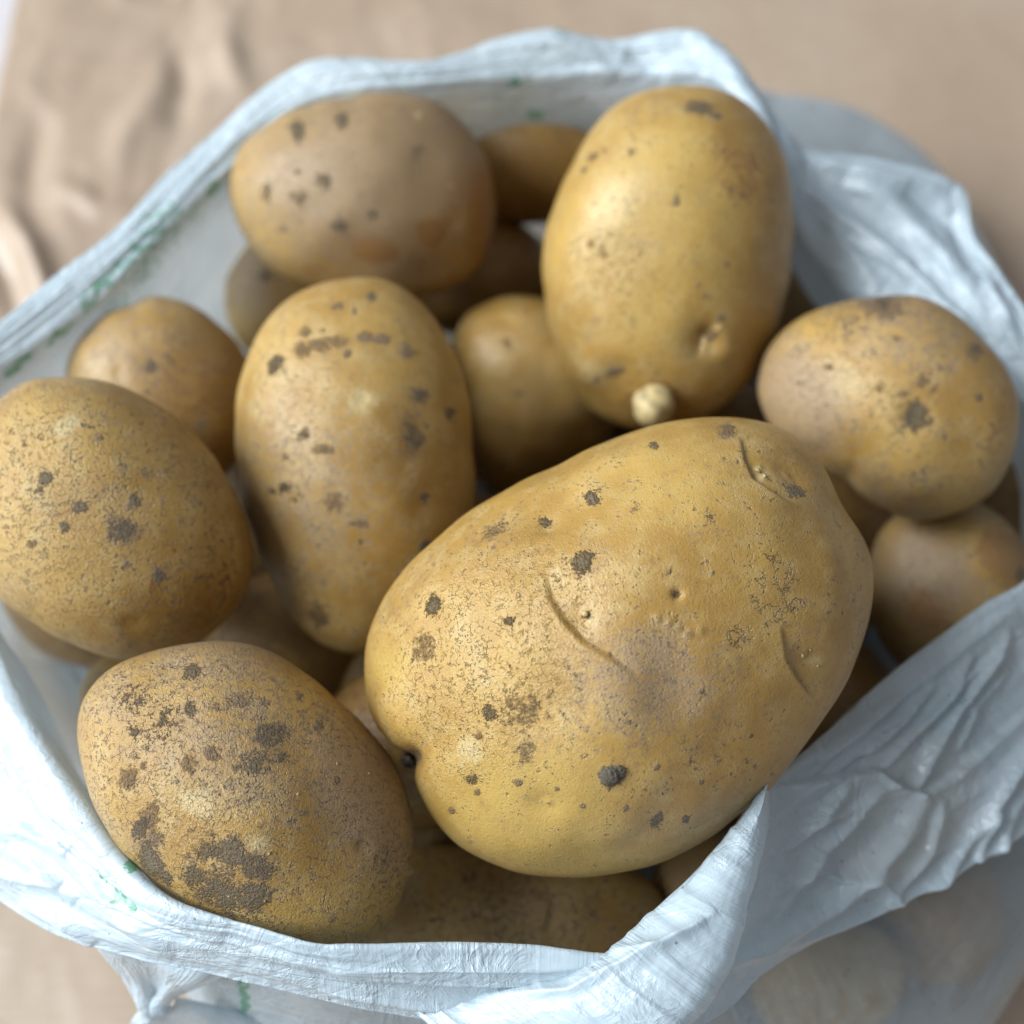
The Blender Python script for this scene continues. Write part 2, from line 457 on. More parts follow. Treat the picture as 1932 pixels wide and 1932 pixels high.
# ------------------------------------------------------------------ potatoes
def cube_sphere(n):
    a = np.tan(np.linspace(-1, 1, n + 1) * math.pi / 4)
    u, v = np.meshgrid(a, a)
    one = np.ones_like(u)
    vs, qs, off = [], [], 0
    idx = np.arange((n + 1) ** 2).reshape(n + 1, n + 1)
    q = np.stack([idx[:-1, :-1], idx[:-1, 1:], idx[1:, 1:], idx[1:, :-1]], -1).reshape(-1, 4)
    for f in ((u, v, one), (v, u, -one), (one, u, v), (-one, v, u), (v, one, u), (u, -one, v)):
        p = np.stack(f, -1).reshape(-1, 3)
        vs.append(p / np.linalg.norm(p, axis=1, keepdims=True)); qs.append(q + off); off += len(p)
    vs = np.concatenate(vs); qs = np.concatenate(qs)
    key = np.round(vs * 1e6).astype(np.int64)
    _, first, inv = np.unique(key, axis=0, return_index=True, return_inverse=True)
    return vs[first], inv.ravel()[qs]


SPH = {}


def ellipse(cx, cy, a, b, deg, n=28, egg=0.0):
    r = math.radians(deg); pts = []
    for k in range(n):
        t = 2 * math.pi * k / n
        x = a * math.cos(t); y = b * math.sin(t) * (1 + egg * math.cos(t))
        pts.append((cx + x * math.cos(r) - y * math.sin(r), cy + x * math.sin(r) + y * math.cos(r)))
    return pts


class Potato:
    pass


def potato(label, outline, dist, thick=0.95, n=90, seed=1, lump=0.045, marks=(), pits=(), creases=(), tone=(0, 0, 0), net=0.3, speck=0.2, nspots=10, centre=None, group="potatoes heaped in the bag"):
    """outline in photo pixels; dist (cm) from the camera to the centre; thick = depth / mean half width"""
    pts = np.array(outline, float)
    c = np.array(centre, float) if centre else np.array([(pts[:, 0].max() + pts[:, 0].min()) / 2, (pts[:, 1].max() + pts[:, 1].min()) / 2])
    rc = ray(*c); rc /= np.linalg.norm(rc)
    o = EYE + rc * dist
    ez = -rc
    ex = np.cross(UP, ez); ex /= np.linalg.norm(ex); ey = np.cross(ez, ex)
    r = ray(pts[:, 0], pts[:, 1])
    s_ = ((o - EYE) @ ez) / (r @ ez)
    q = EYE + s_[:, None] * r - o
    lx, ly = q @ ex, q @ ey
    th = np.arctan2(ly, lx); R = np.hypot(lx, ly) * 0.992
    k = np.argsort(th); th, R = th[k], R[k]
    # smooth periodic radius function by Fourier fit
    grid = np.linspace(-math.pi, math.pi, 361)[:-1]
    Rg = np.interp(grid, np.concatenate([th - 2 * math.pi, th, th + 2 * math.pi]), np.concatenate([R, R, R]))
    F = np.fft.rfft(Rg); damp = np.exp(-(np.arange(len(F)) / 24.0) ** 4); Rg = np.fft.irfft(F * damp, 360)
    F2 = F.copy(); F2[4:] = 0; Re = np.fft.irfft(F2, 360)
    if n not in SPH:
        SPH[n] = cube_sphere(n)
    sv, sq = SPH[n]
    ang = np.arctan2(sv[:, 1], sv[:, 0])
    gp = np.concatenate([grid, [math.pi]])
    Rt = np.interp(ang, gp, np.append(Rg, Rg[0])); Rs = np.interp(ang, gp, np.append(Re, Re[0]))
    sxy = np.hypot(sv[:, 0], sv[:, 1])
    w = sxy ** 3
    Rad = Rs * (1 - w) + Rt * w
    # elongated potatoes: minor half width sets the depth
    minor = np.sort(Rg)[:90].mean()
    cdep = minor * thick
    P = np.stack([Rad * sv[:, 0], Rad * sv[:, 1], cdep * sv[:, 2]], 1)
    nz = sv[:, 2]
    rr = random.Random(seed)
    # gentle lumps, damped at the outline
    N = P / np.array([minor, minor, cdep]) ** 2
    N /= np.linalg.norm(N, axis=1, keepdims=True)
    l = lump * minor * (noise3(P[:, 0] * 0.55, P[:, 1] * 0.55, P[:, 2] * 0.55, seed) + 0.35 * noise3(P[:, 0] * 1.5, P[:, 1] * 1.5, P[:, 2] * 1.5, seed + 9))
    l *= (0.55 + 0.75 * np.abs(nz))
    W = o + P[:, :1] * ex + P[:, 1:2] * ey + P[:, 2:] * ez
    X_, Y_ = pix(W)
    front = smooth(-0.12, 0.06, nz)
    soil = np.zeros(len(P)); scab = soil.copy(); dust = soil + tone[0]; yel = soil + tone[1]; rust_and_shade = soil.copy(); pale = soil.copy()
    netv = soil + net; spv = soil + speck; crk = soil.copy()
    ch = {'soil': soil, 'scab': scab, 'dust': dust, 'yellow': yel, 'pale': pale, 'rust_and_shade': rust_and_shade, 'net': netv, 'speck': spv, 'crack': crk}
    allm = list(marks)
    for _ in range(nspots):       # scattered small blemishes all round, and on the far side too
        th_ = rr.uniform(0, 2 * math.pi); sr = rr.uniform(0.1, 0.95) ** 0.6
        zz = math.sqrt(1 - sr * sr) * rr.choice((1, 1, -1))
        d = np.array([sr * math.cos(th_), sr * math.sin(th_), zz])
        a = np.linalg.norm(sv - d, axis=1)
        sz = rr.uniform(0.012, 0.045)
        kind = rr.choice(('soil', 'scab', 'scab'))
        ch[kind][:] = np.maximum(ch[kind], rr.uniform(0.25, 0.58) * np.exp(-(a / sz) ** 2))
    for m in allm:
        kind, mx, my, mr = m[:4]; st = m[4] if len(m) > 4 else 0.95; ar = m[5] if len(m) > 5 else 1.0; dg = math.radians(m[6]) if len(m) > 6 else 0
        dx, dy = X_ - mx, Y_ - my
        a = (dx * math.cos(dg) + dy * math.sin(dg)) / ar; b = -dx * math.sin(dg) + dy * math.cos(dg)
        g = st * np.exp(-((a * a + b * b) / (mr * mr)) ** 1.3) * front
        if kind in ('net', 'dust', 'yellow') and st < 0:
            ch[kind][:] = ch[kind] + g
        else:
            ch[kind][:] = np.maximum(ch[kind], g)
    disp = l
    for _ in range(7):            # broad flats and shallow dents
        d = np.array([rr.gauss(0, 1), rr.gauss(0, 1), rr.gauss(0, 1)]); d /= np.linalg.norm(d)
        a = np.linalg.norm(sv - d, axis=1); wd = rr.uniform(0.22, 0.5)
        disp = disp - minor * rr.uniform(0.012, 0.04) * np.exp(-(a / wd) ** 2) * (0.4 + 0.6 * np.abs(nz))
    for _ in range(4):            # small eyes
        d = np.array([rr.gauss(0, 1), rr.gauss(0, 1), rr.gauss(0, 0.8)]); d /= np.linalg.norm(d)
        a = np.linalg.norm(sv - d, axis=1)
        disp = disp - minor * 0.022 * np.exp(-(a / 0.075) ** 2) + minor * 0.008 * np.exp(-(a / 0.02) ** 2)
        pale[:] = np.maximum(pale, 0.35 * np.exp(-(a / 0.09) ** 2)); scab[:] = np.maximum(scab, 0.6 * np.exp(-(a / 0.018) ** 2))
    for (mx, my, mr, dp) in pits:
        d2 = ((X_ - mx) ** 2 + (Y_ - my) ** 2) / (mr * mr)
        disp = disp + dp * np.exp(-d2) * front
    for (pl_, w_, dp, lip) in creases:          # groove with a raised lip on the signed side
        d, t = poly_dist(X_, Y_, pl_)
        fade = np.clip(np.sin(np.pi * np.clip(t, 0, 1)), 0, 1) ** 0.6
        disp = disp + fade * front * (np.where(d > 0, lip * np.exp(-np.maximum(d, 0) / (3.5 * w_)), 0) * smooth(0, 0.5 * w_, d) - dp * np.exp(-np.maximum(-d, 0) / (3.0 * w_)) * smooth(0.5 * w_, -0.4 * w_, d))
        scab[:] = np.maximum(scab, 0.38 * fade * front * np.exp(-(d / (0.5 * w_)) ** 2))
    P = P + N * disp[:, None]
    Wp = (P[:, :1] * ex + P[:, 1:2] * ey + P[:, 2:] * ez)
    me = make_mesh("potato", Wp * CM, sq, SKIN, None, {'marks': np.stack([soil, scab, np.clip(dust, 0, 1)], 1),
                                                       'tones': np.stack([np.clip(yel, 0, 1), pale, rust_and_shade], 1),
                                                       'relief': np.stack([np.clip(netv, 0, 1), np.clip(spv, 0, 1), crk], 1)})
    ob = link("potato", me, None, tuple(o * CM))
    ob["label"] = label; ob["category"] = "potato"; ob["group"] = group
    r_ = Potato(); r_.ob = ob; r_.o = o; r_.W = Wp + o; r_.N = N[:, :1] * ex + N[:, 1:2] * ey + N[:, 2:] * ez
    r_.X, r_.Y, r_.front = X_, Y_, nz
    return r_


def spot_on(po, px, py):
    """surface point and normal of a potato at a photo pixel"""
    d = (po.X - px) ** 2 + (po.Y - py) ** 2 + (po.front < 0) * 1e9
    i = int(np.argmin(d))
    return po.W[i], po.N[i]


def blob(name, po, px, py, size, mat, squash=0.7, lobes=5, seed=1, n=12, sink=0.3, parent=True):
    p, nn = spot_on(po, px, py)
    if n not in SPH:
        SPH[n] = cube_sphere(n)
    sv, sq = SPH[n]
    sv = sv * (1 + 0.22 * noise3(sv[:, 0] * lobes / 2, sv[:, 1] * lobes / 2, sv[:, 2] * lobes / 2, seed)[:, None])
    ez = nn; ex = np.cross(UP, ez); ex /= np.linalg.norm(ex); ey = np.cross(ez, ex)
    Wb = size * (sv[:, :1] * ex + sv[:, 1:2] * ey + sv[:, 2:] * ez * squash) + p + nn * size * squash * (1 - 2 * sink) - po.o
    return link(name, make_mesh(name, Wb * CM, sq, mat), po.ob)


big = potato("largest potato, smooth yellow, lying aslant in the middle of the heap, with crescent eyes",
    [(683, 1300), (690, 1200), (720, 1130), (770, 1070), (840, 1010), (950, 935), (1050, 880), (1150, 825), (1260, 795), (1370, 788),
     (1450, 800), (1510, 830), (1556, 885), (1578, 930), (1588, 958), (1612, 985), (1636, 1022), (1647, 1060), (1650, 1110), (1640, 1170), (1610, 1260), (1560, 1350), (1480, 1450),
     (1390, 1540), (1300, 1605), (1200, 1640), (1080, 1653), (970, 1648), (890, 1615), (830, 1560), (795, 1500), (772, 1445), (735, 1400), (697, 1355)],
    22.6, 0.93, 160, 3, 0.03,
    marks=[('soil', 1100, 1062, 18, 1.1, 1.5, -55), ('soil', 1155, 1462, 24, 1.15), ('soil', 810, 1142, 14, 1.0, 1.6, -60), ('soil', 962, 1172, 12),
           ('soil', 1115, 932, 12, 1.0, 1.4, 30), ('soil', 1235, 835, 10), ('soil', 1240, 1553, 12, 1.0, 1.5, -50), ('soil', 1295, 1550, 8), ('soil', 1505, 920, 13, 0.9, 1.5, 30),
           ('soil', 885, 1475, 11), ('soil', 1018, 972, 10, 0.8, 1.6, 0), ('soil', 920, 1345, 15, 0.9, 1.2, 50), ('scab', 1370, 812, 16, 0.8, 1.4, 0),
           ('scab', 985, 1335, 62, 0.52), ('scab', 790, 1220, 24, 0.6, 1.6, -70), ('scab', 1278, 1120, 8, 1.0), ('scab', 990, 1420, 22, 0.6, 1.6, -60),
           ('scab', 900, 1390, 8), ('scab', 1240, 1447, 8), ('scab', 1263, 1080, 6), ('scab', 1345, 1082, 5), ('scab', 975, 1480, 9), ('scab', 895, 1500, 8), ('scab', 1050, 1490, 6), ('scab', 850, 1530, 8),
           ('scab', 925, 1000, 20, 0.6, 1.8, -30), ('scab', 1150, 1235, 7), ('scab', 1325, 1480, 6), ('scab', 1420, 1390, 6), ('scab', 1185, 1358, 6), ('scab', 1325, 1305, 6),
           ('scab', 1105, 1160, 9, 0.9), ('scab', 1180, 1525, 8), ('scab', 1100, 1520, 7),
           ('dust', 1230, 1290, 130, 0.75, 1.2, 20), ('scab', 1295, 1405, 32, 0.40), ('rust_and_shade', 1360, 1420, 90, 0.42, 1.4, 20),
           ('pale', 910, 1180, 110, 0.42, 1.3, -40), ('pale', 880, 1420, 40, 0.7), ('pale', 930, 1290, 50, 0.5), ('pale', 1437, 888, 24, 0.7), ('pale', 1120, 1170, 26, 0.5), ('pale', 1540, 1245, 24, 0.5),
           ('yellow', 1000, 1530, 150, 0.75, 1.5, 10), ('yellow', 720, 1260, 60, 0.7), ('yellow', 1250, 900, 170, 0.45), ('scab', 765, 1435, 20, 0.95),
           ('crack', 1465, 1110, 45, 0.9, 1.6, 70), ('crack', 1400, 1200, 30, 0.5), ('net', 900, 1250, 190, 0.75, 1.5, -50), ('net', 1230, 1280, 120, 0.5), ('speck', 930, 1290, 160, 0.8), ('rust_and_shade', 1600, 1350, 60, 0.3)],
    pits=[(1278, 1120, 9, -0.10), (1098, 1170, 24, -0.06), (1436, 888, 20, -0.06), (1524, 1240, 22, -0.06), (768, 1437, 26, -0.20), (1240, 1168, 8, 0.04), (1262, 1176, 8, 0.04), (1280, 1185, 8, 0.04), (1300, 1195, 9, 0.04), (1322, 1190, 8, 0.03), (1155, 1462, 22, 0.04),
          (1437, 877, 8, 0.05), (1445, 893, 7, 0.05), (1104, 1158, 8, 0.05), (1525, 1232, 7, 0.05)],
    creases=[([(1028, 1080), (1040, 1130), (1068, 1175), (1105, 1212), (1150, 1238), (1200, 1275)], 9, 0.065, 0.045),
             ([(1400, 820), (1408, 865), (1425, 900), (1455, 925), (1500, 948)], 8, 0.07, 0.045),
             ([(1478, 1180), (1488, 1240), (1505, 1280), (1535, 1318)], 8, 0.07, 0.035)],
    net=0.14, speck=0.3, nspots=14)
blob("stem_scar", big, 768, 1438, 0.12, CORK, 0.8, 12, 3, sink=-0.15)
for q_ in ((1436, 880, .05), (1446, 892, .04), (1428, 893, .035), (1104, 1158, .05), (1524, 1236, .045), (1545, 1258, .035), (1535, 1228, .03)):
    blob("eye_bud", big, q_[0], q_[1], q_[2] * 0.85, SPROUT, 0.5, 9, int(q_[0]), 6, 0.45)
for q_ in ((1150, 1460, .14), (1168, 1456, .10), (1146, 1472, .08)):
    blob("soil_crumb", big, q_[0], q_[1], q_[2], CLOD, 0.30, 12, int(q_[0]), 14, 0.42)

front = potato("rough brown potato caked with grey soil at the front beside the folded bag rim",
    [(430, 1211), (500, 1225), (570, 1262), (640, 1320), (700, 1380), (750, 1450), (776, 1530), (780, 1600), (762, 1680), (742, 1730), (705, 1775),
     (620, 1800), (520, 1790), (420, 1755), (330, 1705), (262, 1640), (200, 1560), (160, 1470), (142, 1380), (155, 1310), (200, 1258), (280, 1225), (360, 1212)],
    22.6, 0.93, 150, 12, 0.035,
    marks=[('soil', 440, 1605, 34, 1.0), ('soil', 485, 1635, 38, .8), ('soil', 415, 1680, 50, .72, 1.4, 10), ('soil', 480, 1690, 36, 1.0), ('soil', 365, 1655, 25, .8), ('soil', 390, 1600, 22, .75, 1.6, -50),
           ('soil', 285, 1625, 22, 1.1, 1.9, 60), ('soil', 262, 1565, 14, 1.0, 2.0, -70), ('soil', 310, 1655, 14, 1.0, 1.5, 50), ('scab', 275, 1545, 26, .8, 1.5, -60), ('scab', 290, 1580, 22, .7),
           ('soil', 360, 1272, 20, .8), ('soil', 250, 1315, 40, .52), ('soil', 305, 1358, 42, .56), ('soil', 358, 1340, 14, .7), ('soil', 508, 1388, 26, .85, 1.4, -10), ('soil', 478, 1442, 24, .75, 1.6, -10), ('soil', 535, 1432, 14, .7),
           ('scab', 405, 1425, 22, .75), ('scab', 360, 1440, 20, .65, 1.5, -80), ('scab', 430, 1332, 16, .8), ('scab', 455, 1328, 18, .8), ('scab', 408, 1340, 15, .7), ('scab', 240, 1465, 20, .7, 1.6, -60), ('scab', 265, 1445, 10, .7),
           ('scab', 500, 1330, 14, .6), ('soil', 562, 1316, 12, .7), ('scab', 600, 1370, 14, .7), ('soil', 250, 1378, 14, .7), ('scab', 545, 1545, 8, .7), ('scab', 640, 1470, 8), ('scab', 625, 1735, 12, .7), ('scab', 588, 1722, 10, .7),
           ('dust', 690, 1490, 130, 0.95, 1.6, 60), ('dust', 400, 1240, 110, 0.7, 2.0, 0), ('dust', 230, 1320, 90, .6), ('pale', 370, 1515, 36, .7, 1.5, 20), ('pale', 485, 1590, 24, .8, 1.5, 20), ('pale', 300, 1490, 80, .4),
           ('rust_and_shade', 560, 1700, 110, 0.30), ('net', 420, 1560, 240, 1.0), ('dust', 450, 1400, 170, .6, 1.8, 20)],
    pits=[(775, 1640, 10, 0.10), (690, 1600, 14, -.05)], net=0.75, speck=0.3, nspots=12, tone=(0.22, 0, 0))
for x_, y_, s_ in ((505, 1608, .02), (432, 1690, .018), (640, 1440, .022), (700, 1460, .018), (560, 1500, .02), (500, 1700, .02)):
    blob("straw_crumb", front, x_, y_, s_, STRAW, 0.6, 5, int(x_), 5)

tall = potato("tall oval potato with a ring of dark scab marks, upright left of the middle",
    [(690, 518), (750, 530), (800, 572), (845, 645), (878, 740), (894, 850), (897, 950), (885, 1040), (850, 1110), (800, 1170), (740, 1222), (680, 1240),
     (620, 1228), (560, 1180), (510, 1100), (475, 1010), (448, 900), (442, 800), (455, 700), (490, 620), (545, 562), (610, 530)],
    26.2, 0.95, 100, 21, 0.03,
    marks=[('scab', 565, 655, 20, .75), ('scab', 570, 618, 14, .75), ('scab', 600, 645, 16, .8, 2, 0), ('scab', 635, 640, 16, .8, 2, 0), ('scab', 690, 632, 12, 1.0, 1.6, 0), ('scab', 720, 635, 12, 1.0, 1.6, 0), ('scab', 655, 663, 10, .9),
           ('soil', 515, 682, 14, .85, 1.6, -60), ('scab', 770, 660, 14, .9, 1.6, 40), ('soil', 700, 558, 11, .9), ('scab', 640, 572, 10, .8), ('scab', 668, 585, 8, .7), ('scab', 630, 575, 8), ('soil', 778, 822, 30, .62, 1.5, 80), ('soil', 795, 745, 17, .75),
           ('scab', 630, 945, 24, .7), ('soil', 575, 822, 13, .7), ('scab', 612, 848, 13, .7, 1.8, 0), ('soil', 540, 920, 15, .6), ('soil', 518, 925, 12, .5), ('soil', 802, 1028, 13, 1.0), ('soil', 800, 940, 12, .8),
           ('soil', 600, 1160, 24, .55), ('soil', 850, 778, 13, .7), ('scab', 680, 985, 12, .6, 2, 0), ('scab', 560, 935, 16, .6), ('scab', 540, 860, 10, .6), ('pale', 690, 757, 34, .6, 1.6, 10), ('pale', 610, 860, 260, .36, 1.3, 80), ('dust', 560, 950, 220, .55), ('rust_and_shade', 840, 900, 110, .32, 1.8, 80), ('soil', 680, 1022, 6), ('scab', 880, 700, 8)],
    pits=[(684, 752, 10, -.03), (700, 765, 26, 0.02)], net=0.3, speck=0.15, nspots=10)

sprouted = potato("upright smooth golden potato with a round pale sprout on its lower end",
    [(1240, 160), (1320, 158), (1385, 178), (1440, 225), (1478, 290), (1496, 380), (1494, 480), (1478, 570), (1450, 660), (1410, 730), (1350, 780),
     (1270, 803), (1190, 811), (1120, 783), (1075, 730), (1045, 650), (1025, 560), (1020, 480), (1040, 390), (1078, 305), (1120, 235), (1175, 183)],
    28.4, 0.95, 100, 33, 0.03,
    marks=[('scab', 1120, 298, 10, .8, 1.5, -40), ('scab', 1104, 322, 8, .8), ('scab', 1190, 287, 8, .8), ('scab', 1140, 285, 8, .6), ('soil', 1322, 205, 18, .7, 2.0, 10), ('soil', 1350, 218, 10, .6, 2, 10), ('rust_and_shade', 1400, 320, 70, .6, 1.6, 60), ('rust_and_shade', 1430, 560, 70, .35, 1.8, 90),
           ('scab', 1275, 378, 8, 1.0, 1.5, 80), ('speck', 1170, 540, 110, 1.0, 1.3, 80), ('net', 1160, 500, 90, .6), ('scab', 1140, 480, 12, .6), ('scab', 1120, 460, 9, .6), ('pale', 1140, 400, 60, .45, 1.6, -60), ('pale', 1350, 655, 30, .45, 1.4, -60),
           ('pale', 1120, 700, 36, .6, 1.4, 30), ('scab', 1160, 705, 10, .9, 2, 0), ('scab', 1128, 712, 8, .7), ('pale', 1150, 580, 60, .35), ('yellow', 1260, 420, 220, .65, 1.3, 80), ('scab', 1225, 775, 42, .38), ('scab', 1345, 640, 10, .8, 2, -60), ('scab', 1320, 540, 6), ('scab', 1330, 560, 6), ('scab', 1375, 500, 6), ('rust_and_shade', 1250, 770, 90, .5, 2, 0)],
    pits=[(1340, 650, 24, -.14), (1365, 660, 26, .08), (1110, 700, 34, .06), (1170, 712, 30, -.06), (1232, 745, 55, -.04)],
    creases=[([(1322, 680), (1335, 645), (1362, 612)], 9, 0.10, 0.05)], net=0.15, speck=0.4, nspots=8)
sp = blob("sprout", sprouted, 1233, 741, 0.40, SPROUT, 0.95, 2.0, 5, 22, 0.12)

back = potato("dusty tan potato with grey spots and an orange peeled patch under the back left rim",
    [(750, 172), (830, 190), (880, 230), (918, 290), (935, 370), (930, 450), (900, 515), (850, 548), (760, 570), (680, 565),
     (600, 550), (520, 515), (468, 462), (440, 400), (432, 340), (450, 280), (510, 232), (580, 200), (660, 180)],
    30.6, 0.95, 80, 41, 0.03,
    marks=[('soil', 562, 246, 15, .85, 1.5, 80), ('soil', 645, 228, 14, 1.0, 1.3, 70), ('soil', 612, 342, 14, .75, 1.5, 70), ('soil', 642, 425, 18, .75), ('scab', 565, 372, 20, .55), ('scab', 500, 370, 18, .6), ('soil', 500, 355, 12, .55), ('soil', 700, 405, 14, .5), ('soil', 560, 322, 8, .7), ('scab', 530, 430, 12, .5),
           ('dust', 720, 340, 230, 1.0, 1.3, 0), ('rust_and_shade', 815, 440, 34, 1.0, 1.0, 0), ('rust_and_shade', 705, 472, 32, .95, 1.7, 10), ('rust_and_shade', 925, 400, 50, .9, 2.4, 90), ('pale', 790, 215, 9, .9), ('pale', 850, 350, 7, .8), ('pale', 850, 405, 8, .8), ('soil', 790, 285, 22, .45), ('pale', 500, 380, 90, .3), ('dust', 770, 500, 60, .9, 2, 0)],
    net=0.25, speck=0.15, nspots=8, tone=(0.35, 0, 0))

leftp = potato("freckled brown potato with small grey soil specks at the left edge of the bag",
    [(120, 705), (200, 715), (290, 758), (370, 825), (430, 905), (470, 990), (482, 1062), (460, 1130), (410, 1190), (330, 1232), (230, 1250), (140, 1222), (60, 1175), (0, 1130),
     (-50, 1060), (-72, 960), (-60, 860), (-20, 765), (50, 712)],
    25.0, 0.95, 120, 55, 0.03,
    marks=[('soil', 86, 902, 14, 1.0), ('soil', 75, 925, 8, .8), ('soil', 150, 955, 13, 1.0, 1.4, 0), ('soil', 120, 995, 11, 1.1), ('soil', 255, 945, 11, .95, 1.5, 70), ('soil', 232, 1002, 24, .95, 1.4, 0), ('scab', 215, 985, 26, .7), ('soil', 302, 1085, 16, .95), ('scab', 275, 895, 12, .6),
           ('scab', 185, 825, 10, .7, 1.6, 0), ('scab', 240, 1065, 10, .7), ('scab', 260, 1150, 12, .6), ('scab', 60, 1030, 14, .55), ('rust_and_shade', 290, 1105, 10, 1.0, 1.8, -70), ('pale', 125, 800, 24, .8, 1.6, -30), ('rust_and_shade', 330, 830, 80, .42, 2.2, 45), ('rust_and_shade', 410, 1120, 60, .5, 1.6, -60), ('scab', 370, 1090, 8, .8), ('scab', 230, 880, 10, .6),
           ('yellow', 180, 1110, 160, .4), ('pale', 80, 930, 110, .34)],
    net=0.75, speck=0.75, nspots=14, tone=(0.16, 0.05, 0))

rightp = potato("round scabby potato with a dark blotch beside the right rim",
    [(1640, 562), (1730, 560), (1800, 585), (1860, 638), (1900, 700), (1922, 780), (1915, 860), (1880, 930), (1822, 968), (1750, 982), (1670, 960),
     (1600, 905), (1520, 860), (1452, 810), (1424, 740), (1440, 670), (1490, 612), (1560, 577)],
    27.4, 0.95, 96, 62, 0.05,
    marks=[('soil', 1727, 782, 24, .95, 1.3, 80), ('scab', 1662, 577, 34, .85, 1.6, 0), ('soil', 1665, 575, 16, .8), ('soil', 1840, 662, 20, .75), ('scab', 1600, 600, 46, .42, 1.6, -30), ('scab', 1735, 722, 20, .7), ('scab', 1562, 690, 10, .8), ('pale', 1560, 683, 8, .9), ('scab', 1700, 745, 12, .7), ('scab', 1760, 735, 10, .8), ('soil', 1845, 750, 10, .8),
           ('scab', 1660, 735, 9, .7), ('dust', 1500, 760, 120, .9, 1.3, 60), ('dust', 1700, 620, 110, .6, 1.8, 20), ('dust', 1650, 930, 90, .6, 2, 20), ('pale', 1600, 730, 70, .5), ('scab', 1690, 640, 9, .8), ('rust_and_shade', 1880, 800, 60, .4, 2, 80), ('scab', 1740, 880, 12, .5)],
    pits=[(1727, 790, 26, -.06)], net=0.45, speck=0.4, nspots=16)

rightlow = potato("shaded pale potato with orange peeled patches low against the right rim",
    ellipse(1800, 1120, 190, 165, 70), 28.9, 0.95, 60, 71, 0.04,
    marks=[('dust', 1740, 1090, 130, .95), ('rust_and_shade', 1900, 1055, 60, 1.0, 1.2, 50), ('rust_and_shade', 1745, 1150, 45, .75, 1.4, 40), ('scab', 1790, 1192, 14, .9), ('soil', 1925, 1085, 12, 1), ('pale', 1770, 1080, 60, .4)], net=0.2, tone=(.5, 0, 0))

behind_left = potato("greenish shaded potato half hidden between the freckled potato and the tall oval one",
    [(285, 556), (350, 568), (405, 605), (450, 650), (474, 710), (480, 790), (450, 870), (400, 930), (320, 930), (240, 880), (160, 800), (120, 715), (143, 640), (200, 588), (250, 575)],
    29.2, 0.95, 60, 81, 0.04, marks=[('soil', 285, 690, 14, .95), ('soil', 320, 676, 9, .7), ('soil', 380, 800, 14, .7), ('rust_and_shade', 330, 780, 190, .55), ('soil', 275, 740, 8, .6)], net=0.2, nspots=4, tone=(.5, 0, 0))  # wide brown mark paints gap shade into the skin
small_left = potato("small dim potato peeping out below the dusty tan one",
    ellipse(530, 560, 108, 130, 0), 32.9, 0.95, 50, 92, 0.04, marks=[('dust', 470, 520, 90, .8), ('soil', 500, 520, 12, .6)], net=0.2, nspots=4, tone=(.3, 0, 0))
middle = potato("plain yellow potato tucked between the tall oval and the sprouted potato",
    [(960, 558), (1030, 565), (1090, 600), (1140, 660), (1170, 740), (1150, 820), (1090, 870), (1020, 910), (955, 935), (905, 900), (872, 820), (852, 730), (848, 650), (880, 590)],
    30.8, 0.95, 64, 95, 0.04, marks=[('scab', 955, 645, 9, .9), ('scab', 975, 742, 9, .9), ('rust_and_shade', 1000, 580, 30, .5), ('soil', 945, 880, 16, .5), ('yellow', 960, 700, 90, .4)], net=0.2, nspots=4)
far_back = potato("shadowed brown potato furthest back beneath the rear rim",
    ellipse(975, 285, 215, 140, 6), 33.6, 0.95, 50, 101, 0.04, net=0.2, nspots=4, tone=(.3, 0, 0), marks=[('rust_and_shade', 1000, 300, 600, .5)])  # all-over brown mark: shade under the rear rim put into the colour
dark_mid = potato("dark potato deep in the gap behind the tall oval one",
    ellipse(905, 520, 145, 120, 0), 34.0, 0.95, 60, 102, 0.04, net=0.3, nspots=6, marks=[('rust_and_shade', 905, 520, 600, .6)])  # whole skin browned to paint in the shade of the gap
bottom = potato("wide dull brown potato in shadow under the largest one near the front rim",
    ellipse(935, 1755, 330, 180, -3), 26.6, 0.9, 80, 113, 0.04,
    marks=[('scab', 880, 1660, 16, .6), ('soil', 1100, 1720, 30, .35), ('scab', 1140, 1660, 12, .6), ('dust', 1000, 1720, 200, .6), ('rust_and_shade', 950, 1750, 600, .42)], creases=[([(1030, 1680), (1035, 1720), (1025, 1770)], 8, 0.06, 0.02)], net=0.35, tone=(.3, 0, 0))  # the widest brown mark is painted shade beneath the largest potato
bottom_right = potato("small pale potato showing in the gap left of the twisted fold",
    ellipse(1345, 1680, 140, 110, -30), 27.6, 0.95, 70, 114, 0.04, net=0.1, nspots=3, tone=(.6, 0, 0))
gap_small = potato("little pale potato deep between the largest and the soil-caked one",
    ellipse(716, 1310, 74, 92, 0), 29.0, 0.95, 50, 115, 0.04, net=0.1, nspots=3, tone=(.5, 0, 0))
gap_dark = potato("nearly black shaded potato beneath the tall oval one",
    ellipse(545, 1225, 165, 140, 20), 29.8, 0.95, 60, 116, 0.04, net=0.3, nspots=8, marks=[('rust_and_shade', 545, 1230, 600, .65)])  # skin colour darkened all over to stand in for deep shade
gap_left = potato("ochre sliver of potato between the freckled and the soil-caked one",
    ellipse(235, 1320, 85, 92, 0), 28.2, 0.95, 50, 117, 0.04, net=0.2, nspots=3, tone=(0, .3, 0))
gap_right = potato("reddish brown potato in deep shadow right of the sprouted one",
    ellipse(1480, 600, 100, 115, 0), 33.5, 0.95, 60, 118, 0.04, net=0.2, nspots=3, marks=[('rust_and_shade', 1480, 600, 600, .75)])  # overall browning paints the deep shadow into the skin colour
